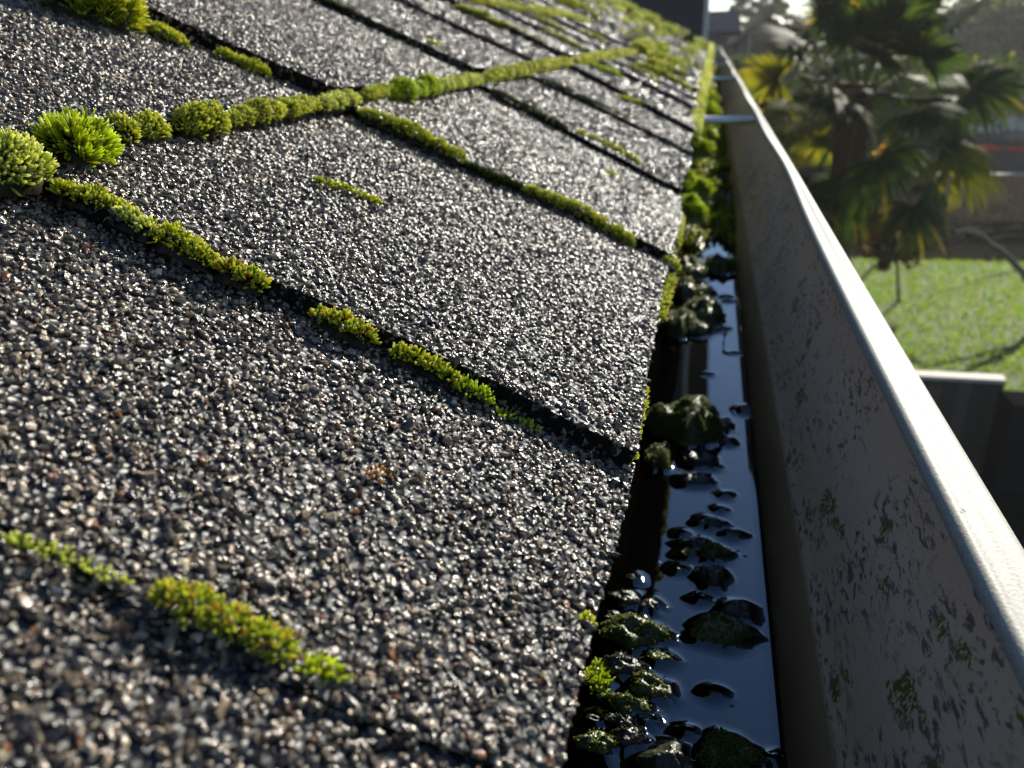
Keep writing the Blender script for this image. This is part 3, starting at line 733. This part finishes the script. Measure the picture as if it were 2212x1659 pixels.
for px, py, w, h, lab in [(1500, 412, 66, 40, 'bright backlit moss tuft below the nearest gutter tube, the upper lobe'), (1498, 455, 60, 40, 'bright backlit moss tuft below the nearest gutter tube, the lower lobe'),
                          (1515, 300, 56, 26, 'bright moss tuft just under the nearest gutter tube'), (1510, 325, 50, 24, 'second bright moss tuft under the nearest gutter tube'),
                          (1526, 222, 42, 20, 'bright moss tuft above the nearest gutter tube, the upper one'), (1524, 250, 46, 22, 'bright moss tuft above the nearest gutter tube, the lower one')]:
    P0 = water_hit(px, py, -1.45); d = depth(P0)
    lump('moss_tuft', lab, 'moss', 0, 0, 0, 0, 'bright', fuzz=1.4, hk=.75, group=GF, P0=P0+np.array([-.03, 0, -.08]), wu=w*d/F*.62, hu=w*d/F*.8)

# ------------------------------------------------------------------ background: ground, fences, houses, trees
gmb = MB(); gmb.grid(np.array([[[-400, -30, 0], [-400, 900, 0]], [[500, -30, 0], [500, 900, 0.]]]), (1, 1, 1), 0, False)
tag(gmb.build('lawn', [mat_lawn()]), kind='structure')
pb = MB(); pb.grid(np.array([[[-3, -5, .004], [-3, 9.15, .004]], [[12, -5, .004], [12, 9.15, .004]]]), (.022, .018, .014), 0, False)  # dark sheet: shade on this side of the near fence, as ground colour
tag(pb.build('shade_sheet', [MV]), kind='structure')
sbm = MB(); sbm.grid(np.array([[[-6, 19.4, .004], [-6, 40, .004]], [[30, 19.0, .004], [30, 40, .004]]]), (.014, .013, .009), 0, False)  # dark strip: shade in front of the rear fence put into ground colour
tag(sbm.build('shade_strip', [MV]), kind='structure')
# grass blades on the visible lawn
mb = MB(); n = 26000
X = rng.uniform(1.5, 9, n); Y = rng.uniform(9.4, 19.3, n)
tv = np.array([[-.5, 0, 0], [.5, 0, 0], [0, .15, 1.]]); tf = [np.array([[0, 1, 2]])]
v, f = inst(tv, tf, np.stack([X, Y, X*0], 1), rot_to(np.array([0, 0, 1.])+rng.normal(0, .35, (n, 3)), rng.uniform(0, 6, n)), np.stack([rng.uniform(.015, .035, n), np.full(n, .03), rng.uniform(.04, .11, n)], 1))
mb.add(v, f, np.repeat(np.array([[.13, .24, .012], [.19, .28, .02], [.08, .17, .012], [.24, .28, .04]])[rng.integers(0, 4, n)], 3, 0))
tag(mb.build('grass', [MLEAF]), 'short sunlit grass behind the near fence', 'grass', kind='stuff')

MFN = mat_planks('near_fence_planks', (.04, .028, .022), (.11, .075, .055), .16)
MFR = mat_planks('rear_fence_planks', (.32, .15, .065), (.48, .25, .12), .20)
MCAP = mat_plain('fence_cap_wood', (.42, .37, .30), .7, 0, 8, .2)
def fence(name, label, y, x0, x1, h, mp, group, npost, rot=0):
    o = empty(name, (x0, y, 0), label, 'fence', group)
    def bx(nm, lo, hi, mt):
        b = MB(); b.box(lo, hi, (.5, .5, .5)); b.build(nm, mt, o)
    bx('plank_panel', (x0, y, .03), (x1, y+.025, h-.05), mp)
    bx('cap_rail', (x0-.02, y-.06, h-.045), (x1+.02, y+.09, h), MCAP)
    bx('rail', (x0, y-.04, h-.22), (x1, y-.002, h-.12), mp)
    bx('rail', (x0, y-.04, .3), (x1, y-.002, .4), mp)
    for k in range(npost):
        x = x0+(x1-x0)*k/(npost-1); bx('post', (x-.05, y+.028, 0), (x+.05, y+.12, h-.048), mp)
    return o
p1 = bgp(1900, 806, 9.2); p2 = bgp(2166, 816, 9.2)
hn = p2[2]
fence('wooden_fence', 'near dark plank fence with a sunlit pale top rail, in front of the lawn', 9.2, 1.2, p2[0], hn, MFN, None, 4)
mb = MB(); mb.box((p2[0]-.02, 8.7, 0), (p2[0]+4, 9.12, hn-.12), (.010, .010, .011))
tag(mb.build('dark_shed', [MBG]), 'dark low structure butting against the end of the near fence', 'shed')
hf = bgp(2100, 375, 23.5)[2]
fence('plank_fence', 'far brown plank fence at the back of the lawn', 23.5, 3.0, 14, hf, MFR, None, 8)

# domed dark cover with orange stripe behind the rear fence
pc = bgp(2200, 330, 25.5); w_ = 1.55
car = empty('covered_trampoline', (pc[0], 25.5, 0), 'dark grey domed cover with an orange-red rim behind the far fence', 'cover')
th = np.linspace(0, 2*math.pi, 41); rr = np.linspace(0, 1, 9)
T_, R_ = np.meshgrid(th, rr, indexing='ij'); zt = bgp(2170, 312, 25.5)[2]; ztop = bgp(2170, 288, 25.5)[2]
P = np.stack([pc[0]+w_*R_*np.cos(T_), 25.9+1.4*R_*np.sin(T_), zt+(ztop-zt)*np.sqrt(np.clip(1-R_**2, 0, 1))], -1)
MB().grid(P, (.05, .05, .052)).build('dome', [MV], car)
mb = MB(); mb.tube(np.stack([pc[0]+w_*np.cos(th), 25.9+1.4*np.sin(th), zt+0*th], 1), .055, 8, (.75, .09, .02)); mb.build('rim', [MBG], car)
mb = MB(); P = np.stack([np.stack([pc[0]+w_*.98*np.cos(th), 25.9+1.38*np.sin(th), 0*th+z], 1) for z in (0.02, zt)]); mb.grid(P, (.085, .075, .07)); mb.build('skirt', [MBG], car)

def house(label, x0, x1, y0, y1, h, rh, wallc, roofc, name='neighbour_house', wins=(), door=None, ridge_x=True, ov=.35):
    o = empty(name, ((x0+x1)/2, y0, 0), label, 'house', 'neighbouring houses')
    b = MB(); b.box((x0, y0, 0), (x1, y1, h), wallc)
    if not ridge_x:    # gable facing the viewer
        xm = (x0+x1)/2
        b.add([[x0, y0, h], [x1, y0, h], [xm, y0, h+rh*.97], [x0, y1, h], [x1, y1, h], [xm, y1, h+rh*.97]], [np.array([[0, 1, 2], [4, 3, 5]])], wallc)
    b.build('wall', [MBG], o)
    r = MB()
    if ridge_x:
        ym = (y0+y1)/2; A_ = [[x0-ov, y0-ov, h-.05], [x1+ov, y0-ov, h-.05], [x1+ov, ym, h+rh], [x0-ov, ym, h+rh], [x1+ov, y1+ov, h-.05], [x0-ov, y1+ov, h-.05]]
        A2 = [[p[0], p[1], p[2]+.16] for p in A_]
        r.add(A_+A2, [np.array([[0, 3, 2, 1], [3, 5, 4, 2], [6, 7, 8, 9], [9, 8, 10, 11], [0, 1, 7, 6], [5, 11, 10, 4], [0, 6, 9, 3], [3, 9, 11, 5], [1, 2, 8, 7], [2, 4, 10, 8]])], roofc)
    else:
        xm = (x0+x1)/2; A_ = [[x0-ov, y0-ov, h-.1], [xm, y0-ov, h+rh], [x1+ov, y0-ov, h-.1], [x0-ov, y1+ov, h-.1], [xm, y1+ov, h+rh], [x1+ov, y1+ov, h-.1]]
        A2 = [[p[0], p[1], p[2]+.18] for p in A_]
        r.add(A_+A2, [np.array([[0, 3, 4, 1], [1, 4, 5, 2], [6, 7, 10, 9], [7, 8, 11, 10], [0, 1, 7, 6], [1, 2, 8, 7], [3, 9, 10, 4], [4, 10, 11, 5], [0, 6, 9, 3], [2, 5, 11, 8]])], roofc)
    r.build('roof', [MV], o)
    for (a, b_, z0, z1) in wins:
        fmb = MB(); fmb.box((a-.06, y0-.04, z0-.06), (b_+.06, y0-.003, z1+.06), (.62, .6, .56)); fo = fmb.build('window_frame', [MBG], o)
        pm = MB(); pm.box((a, y0-.055, z0), (b_, y0-.043, z1), (.03, .035, .04)); po = pm.build('window_pane', [mat_plain('glass_dark', (.03, .035, .04), .08)], fo)
    if door:
        a, b_, z1 = door; dm = MB(); dm.box((a, y0-.05, .02), (b_, y0-.003, z1), (.75, .76, .78)); dm.build('door', [MBG], o)
    return o
# tall dark blue wall of the adjoining building beyond the roof's far end
xr = bgp(1531, 40, 9.0)[0]
dh = empty('adjoining_house', (xr-4, 9.0, 0), 'tall dark navy house wall with a pale corner board beyond the roof end', 'house', 'neighbouring houses')
mb = MB(); mb.box((xr-12, 9.0, 0), (xr-.05, 16, 9.5), (.022, .026, .045)); mb.build('wall', [mat_planks('navy_siding', (.020, .024, .042), (.026, .030, .050), .18, 2)], dh)
mb = MB(); mb.box((xr-.05, 8.98, 0), (xr, 9.06, 9.5), (.42, .40, .38)); mb.build('corner_board', [MBG], dh)
mb = MB(); mb.box((xr-12.2, 8.7, 9.5), (xr+.3, 16.3, 9.7), (.1, .1, .1)); mb.build('roof', [MBG], dh)
q0, q1 = bgp(1537, 66, 26), bgp(1590, 165, 26)
house('grey neighbour house with a dark blue roof right of the navy wall', q0[0]-4, bgp(1572, 100, 26)[0], 26, 34, bgp(1560, 76, 26)[2], bgp(1560, 34, 30)[2]-bgp(1560, 76, 26)[2], (.16, .155, .155), (.02, .024, .04),
      wins=[(q0[0]-.2, q0[0]+.5, 2.6, 3.6)], door=(bgp(1543, 150, 26)[0], bgp(1560, 150, 26)[0], 3.2))
g0, g1 = bgp(1585, 150, 32), bgp(1712, 150, 32)
house('grey gabled neighbour house with a small window, left of the palm', g0[0], g1[0], 32, 42, bgp(1600, 108, 32)[2], bgp(1650, 42, 32)[2]-bgp(1600, 108, 32)[2], (.20, .20, .185), (.09, .08, .07), ridge_x=False,
      wins=[((g0[0]+g1[0])/2-.5, (g0[0]+g1[0])/2+.5, 4.0, 5.0)])
w0 = bgp(2120, 240, 45); w1 = bgp(2300, 240, 45)
house('white neighbour house with a red-brown roof beyond the far fence', w0[0], w1[0]+4, 45, 55, bgp(2180, 238, 45)[2], bgp(2180, 150, 45)[2]-bgp(2180, 238, 45)[2], (.78, .78, .78), (.16, .07, .055))

# ---- trees
def leafmass(mb, centre, rad, n, size, cols, gaps=.5, flat=1.0, seed=0):
    c = np.array(centre, float); rad = np.array(rad, float)
    k = max(4, int(n/90)); cc = rng.normal(0, 1, (k, 3)); cc /= np.linalg.norm(cc, axis=1, keepdims=True); cc *= rng.uniform(.35, 1, (k, 1))
    cr = rng.uniform(.14, .30, k)
    i = rng.integers(0, k, n); d = rng.normal(0, 1, (n, 3)); d /= np.linalg.norm(d, axis=1, keepdims=True)
    P = c+rad*(cc[i]+d*(cr[i]*rng.random(n)**.4)[:, None])
    tv = np.array([[-.5, 0, 0], [0, -.5, .1], [.5, 0, 0], [0, .7, -.1]]); tf = [np.array([[0, 1, 2, 3]])]
    s = size*rng.uniform(.6, 1.4, n)
    v, f = inst(tv, tf, P, rot_to(rng.normal(0, 1, (n, 3))), np.stack([s, s, s], 1))
    cols = np.array(cols); col = cols[rng.integers(0, len(cols), n)]*rng.uniform(.6, 1.4, (n, 1))
    mb.add(v, f, np.repeat(col, 4, 0))
MBARK = mat_vcol('bark', .9, .2, 25, .01)
def limb(mb, p0, p1, r0, r1, n=8, wob=.06, col=(.10, .08, .065)):
    p0, p1 = np.array(p0, float), np.array(p1, float); t = np.linspace(0, 1, n)[:, None]
    L = np.linalg.norm(p1-p0); w = np.cumsum(rng.normal(0, wob*L/n, (n, 3)), 0); w -= t*w[-1]
    P = p0+(p1-p0)*t+w*1.5; mb.tube(P, r0+(r1-r0)*t[:, 0], 7, col); return P
def tree(name, label, base, h, crown_c, crown_r, n, size, cols, group='trees behind the houses', conifer=False):
    o = empty(name, tuple(base), label, 'tree', group)
    b = MB(); b0 = np.array(base, float); top = b0+np.array([0, 0, h])
    limb(b, b0-[0, 0, .1], top, h*.022, h*.006, 10, .03)
    for k in range(9):
        s = b0+(top-b0)*rng.uniform(.35, .9); d = np.array(crown_c)+np.array(crown_r)*rng.normal(0, .5, 3); limb(b, s, d, h*.008, h*.002, 6)
    b.build('trunk', [MBARK], o)
    m_ = MB()
    if conifer:
        for k in range(16):
            z = b0[2]+h*(.18+.8*k/16); rr = crown_r[0]*(1.05-k/16); 
            leafmass(m_, (b0[0], b0[1], z), (rr, rr, h*.05), n//16, size, cols)
    else: leafmass(m_, crown_c, crown_r, n, size, cols)
    m_.build('crown', [MLEAF], o)
DG = [(.030, .045, .018), (.045, .06, .02), (.06, .07, .03), (.022, .035, .018)]
GR = [(.10, .11, .08), (.08, .09, .07), (.12, .12, .09)]
def at_top(px, py, Y): p = bgp(px, py, Y); return p
c = at_top(1625, 20, 60); tree('conifer_tree', 'dark pointed conifer on the skyline above the grey gabled house', (c[0], 60, 0), c[2]+3.5, (c[0], 60, 6), (4.2, 4.2, 3), 7000, .30, DG, conifer=True)
c = at_top(1668, 25, 55); tree('conifer_tree', 'shorter conifer right of the pointed skyline conifer', (c[0], 55, 0), c[2]+2.6, (c[0], 55, 6), (3.6, 3.6, 3), 6500, .28, DG, conifer=True)
c = at_top(2085, 60, 50); tree('broad_tree', 'hazy grey-green tree right of the palm crown', (c[0], 50, 0), 5.5, (c[0], 50, 3.8), (3.2, 3, 2.7), 8000, .26, GR+DG[1:3])
c = at_top(2190, 20, 48); tree('broad_tree', 'tall grey-green tree at the top right corner', (c[0], 48, 0), 7, (c[0], 48, 4.0), (4.4, 3.5, 3.0), 9000, .28, GR+DG[1:3])
c = at_top(2300, 60, 46); tree('broad_tree', 'bushy tree partly outside the right edge', (c[0], 46, 0), 6.5, (c[0], 46, 4.2), (4, 3.5, 3.2), 7000, .28, GR+DG)
c = at_top(2160, 190, 40); tree('red_shrub', 'reddish-brown leafless shrub above the far fence', (c[0], 40, 0), 3.0, (c[0]+.8, 40, c[2]-.1), (3.4, 1.6, 1.0), 7000, .13, [(.11, .045, .035), (.08, .04, .035), (.13, .06, .04)], group='shrubs behind the far fence')
c = at_top(1985, 300, 29)
tree('broad_tree', 'dark evergreen shrub behind the palm, before the far houses', (c[0], 29, 0), 4.5, (c[0]-2.0, 29, 2.6), (5.0, 1.8, 2.2), 12000, .16, DG, group='shrubs behind the far fence')
c = at_top(1750, 330, 27)
tree('broad_tree', 'dark olive hedge-like shrub left of the palm trunk', (c[0], 27, 0), 3.6, (c[0]-.5, 27, 1.6), (3.2, 1.6, 2.0), 10000, .15, [(.06, .055, .02), (.05, .05, .02), (.08, .07, .03)], group='shrubs behind the far fence')
c = bgp(1935, 335, 19); tree('glint_leaves', 'added orange-yellow leaf cluster standing in for glints under the palm', (c[0], 19, 0), c[2]-.1, tuple(c), (.62, .4, .38), 420, .085, [(.62, .30, .02), (.55, .36, .03), (.5, .2, .03)], group='shrubs behind the far fence')  # added leaf cluster, its colour stands in for glints through the palm
tl = MB()
for k in range(26):
    x = -20+k*6+rng.uniform(-2, 2); leafmass(tl, (x, 120+rng.uniform(-8, 8), 2.6+rng.uniform(0, 1.6)), (5, 4, 3.4), 1500, .6, DG+GR)
tag(tl.build('treeline', [MLEAF]), 'far hazy treeline along the horizon', 'trees', kind='stuff')

# ---- fan palm
PY = 11.0
pc = bgp(1868, 205, PY); px0, py0, pz0 = pc
palm = empty('palm_tree', (px0, py0, 0), 'large dark fan palm standing beyond the gutter', 'palm tree')
mb = MB(); zt = np.linspace(0, pz0+.15, 40)
mb.tube(np.stack([px0-.08+.04*np.sin(zt*1.3), py0+0*zt, zt], 1), .15+.035*rng.random(40)+.05*smooth(zt, pz0-1.3, pz0), 14, (.10, .055, .032))
n = 2600; z = rng.uniform(.2, pz0+.1, n); th = rng.uniform(0, 6.283, n); r_ = .15+.04*smooth(z, pz0-1.3, pz0)
tv = np.array([[-.5, 0, 0], [.5, 0, 0], [0, .1, 1.]]); P = np.stack([px0-.08+r_*np.cos(th), py0+r_*np.sin(th), z], 1)
d = np.stack([np.cos(th)*.6, np.sin(th)*.6, rng.choice([-1, 1], n)*rng.uniform(.3, 1, n)], 1)
v, f = inst(tv, [np.array([[0, 1, 2]])], P, rot_to(d), np.stack([rng.uniform(.01, .03, n), np.full(n, .02), rng.uniform(.06, .2, n)], 1)); mb.add(v, f, (.08, .045, .028))
mb.build('trunk', [MBARK], palm)
def fan(az, el, plen, rad, droop, cols, petcol=(.10, .13, .03)):
    mb = MB(); d = np.array([math.cos(el)*math.cos(az), math.cos(el)*math.sin(az), math.sin(el)])
    t = np.linspace(0, 1, 8)[:, None]; base = np.array([px0-.05, py0, pz0-.1])
    pet = base+d*plen*t+np.array([0, 0, -1])*droop*.35*plen*t**2
    mb.tube(pet, np.linspace(.02, .011, 8), 5, petcol)
    tip = pet[-1]; ax = pet[-1]-pet[-2]; ax /= np.linalg.norm(ax)
    side = np.cross(ax, [0, 0, 1.]); side /= np.linalg.norm(side)+1e-9; up = np.cross(side, ax)
    roll = rng.normal(0, .35); side, up = side*math.cos(roll)+up*math.sin(roll), up*math.cos(roll)-side*math.sin(roll)
    ns = 34
    for k in range(ns):
        a = (k/(ns-1)-.5)*math.radians(rng.uniform(215, 265))
        dd = ax*math.cos(a)+side*math.sin(a)+up*.10
        L = rad*(1-.22*abs(a)/2.4)*rng.uniform(.88, 1.06); w = .024*rad/.5
        s = np.linspace(0, 1, 6)[:, None]
        C = tip+dd*L*s+np.array([0, 0, -1.])*droop*L*.55*s**2.6+up*(-.03)*s
        wd = np.cross(dd, up); wd /= np.linalg.norm(wd); ww = w*np.array([.25, .75, 1, .85, .55, .05])[:, None]
        vv = np.stack([C-wd*ww, C+up*.012*(1-s), C+wd*ww], 1)
        c = np.array(cols[rng.integers(0, len(cols))])*rng.uniform(.75, 1.25)
        tipc = np.array([.42, .27, .03]) if rng.random() < .06 else c*1.1
        col = c[None, None]*(1-s[:, None]**3)+tipc[None, None]*s[:, None]**3
        mb.grid(vv, np.repeat(col, 3, 1), 0)
    return mb
FC = [(.018, .034, .011), (.026, .045, .013), (.014, .028, .011), (.04, .058, .012)]
YC = [(.12, .12, .012), (.085, .10, .012), (.15, .13, .012)]
k = 0
golden = 2.39996
for i in range(50):
    el = math.radians(80-i*2.5)+rng.normal(0, .08); az = i*golden+rng.normal(0, .1)
    lowness = i/49
    yl = (math.cos(az) < -.55 and -.6 < el < .5) or rng.random() < .05  # left fronds yellower: backlight put into the colour; a few more at random
    fan(az, el, rng.uniform(1.0, 1.45), rng.uniform(.52, .70), .2+.55*lowness, YC if yl else FC).build('frond', [MLEAF], palm)
for i in range(5):       # dead hanging fronds
    fan(rng.uniform(-.9, 2.2), math.radians(-72+rng.uniform(-6, 6)), rng.uniform(.7, 1.0), .4, 1.0, [(.13, .06, .03), (.10, .05, .03)], (.12, .06, .03)).build('frond', [MLEAF], palm)

# ---- rusty-leaved sapling on the lawn
sb = ray(1942, 652); sb = sb*(-H/sb[2]); sY = sb[1]
sp_ = empty('sapling', (sb[0], sY, 0), 'thin-stemmed sapling with rusty brown leaves standing on the lawn', 'sapling')
t0 = bgp(1932, 500, sY)
mb = MB(); limb(mb, (sb[0], sY, -.05), t0, .035, .02, 9, .03, (.05, .04, .03)); 
for k in range(10): limb(mb, np.array([sb[0], sY, 0])+(t0-np.array([sb[0], sY, 0]))*rng.uniform(.45, .95), t0+rng.normal(0, .35, 3), .012, .004, 5, .06, (.05, .04, .03))
mb.build('trunk', [MBARK], sp_)
mb = MB(); c = bgp(1932, 525, sY); leafmass(mb, c, (.72, .6, .62), 2600, .075, [(.10, .05, .03), (.07, .04, .025), (.13, .07, .035), (.05, .05, .02)]); mb.build('crown', [MLEAF], sp_)

# ---- bare arching branches of a leafless tree at the right
BT = 15.0
bt = empty('bare_tree', tuple(bgp(2260, 760, BT)*np.array([1, 1, 0])), 'leafless tree with lichened branches arching in from the right edge', 'tree')
mb = MB()
def path(pts, r0, r1, col=(.10, .095, .08)):
    P = np.array([bgp(x, y, BT+dz) for x, y, dz in pts]); n = 24; t = np.linspace(0, len(P)-1, n)
    Q = np.stack([np.interp(t, range(len(P)), P[:, i]) for i in range(3)], 1)
    Q[1:-1] = (Q[:-2]+Q[1:-1]*2+Q[2:])/4; Q[1:-1] += rng.normal(0, .012, (n-2, 3)); mb.tube(Q, np.linspace(r0, r1, n), 7, col)
bb = bgp(2260, 760, BT)
mb.tube(np.array([[bb[0]+.1, BT, 0], [bb[0]+.05, BT, bb[2]], bgp(2245, 640, BT)]), [.14, .12, .1], 9, (.10, .095, .08))
mb.build('trunk', [MBARK], bt); mb = MB()
path([(2245, 640, 0), (2212, 590, 0), (2170, 545, 0), (2110, 505, -.2), (2050, 492, -.4), (2005, 500, -.5)], .07, .015)
path([(2150, 532, 0), (2090, 500, .1), (2050, 455, .2), (2025, 415, .3), (2010, 402, .3)], .04, .010)
path([(2245, 640, 0), (2190, 565, .3), (2100, 500, .5), (2040, 510, .6), (1990, 535, .6), (1960, 560, .6)], .045, .008)
path([(2110, 510, 0), (2060, 540, .2), (2010, 560, .3)], .02, .006)
path([(2245, 640, 0), (2200, 585, -.3), (2130, 600, -.4), (2060, 625, -.4), (2000, 640, -.4)], .02, .005)
for k in range(46):
    x, y = rng.uniform(2000, 2210), rng.uniform(400, 520)
    a = rng.uniform(-.5, .5)+(math.pi if rng.random() < .7 else 0); l = rng.uniform(40, 110)
    path([(x, y, rng.uniform(-.6, .6)), (x+l*.5*math.cos(a), y+l*.5*math.sin(a)-5, 0), (x+l*math.cos(a), y+l*math.sin(a), 0)], .010, .003)
for k in range(14):
    x = rng.uniform(2155, 2225); path([(x, 330, 1), (x+rng.uniform(-10, 15), 280, 1), (x+rng.uniform(-25, 35), 225, 1)], .010, .004)
mb.build('branches', [MBARK], bt)

# ---- thin backlit haze over the whole place
hz = bpy.data.materials.new('haze'); hz.use_nodes = True; hn_ = hz.node_tree; hn_.nodes.clear()
pv = hn_.nodes.new('ShaderNodeVolumePrincipled'); pv.inputs['Density'].default_value = .0007
pv.inputs['Color'].default_value = (.95, .95, .93, 1); pv.inputs['Anisotropy'].default_value = .45
ho = hn_.nodes.new('ShaderNodeOutputMaterial'); hn_.links.new(pv.outputs[0], ho.inputs['Volume'])
mb = MB(); mb.box((-420, -40, -1), (520, 920, 13.5)); tag(mb.build('haze', [hz]), kind='stuff')
scene.cycles.volume_max_steps = 16; scene.cycles.volume_bounces = 0
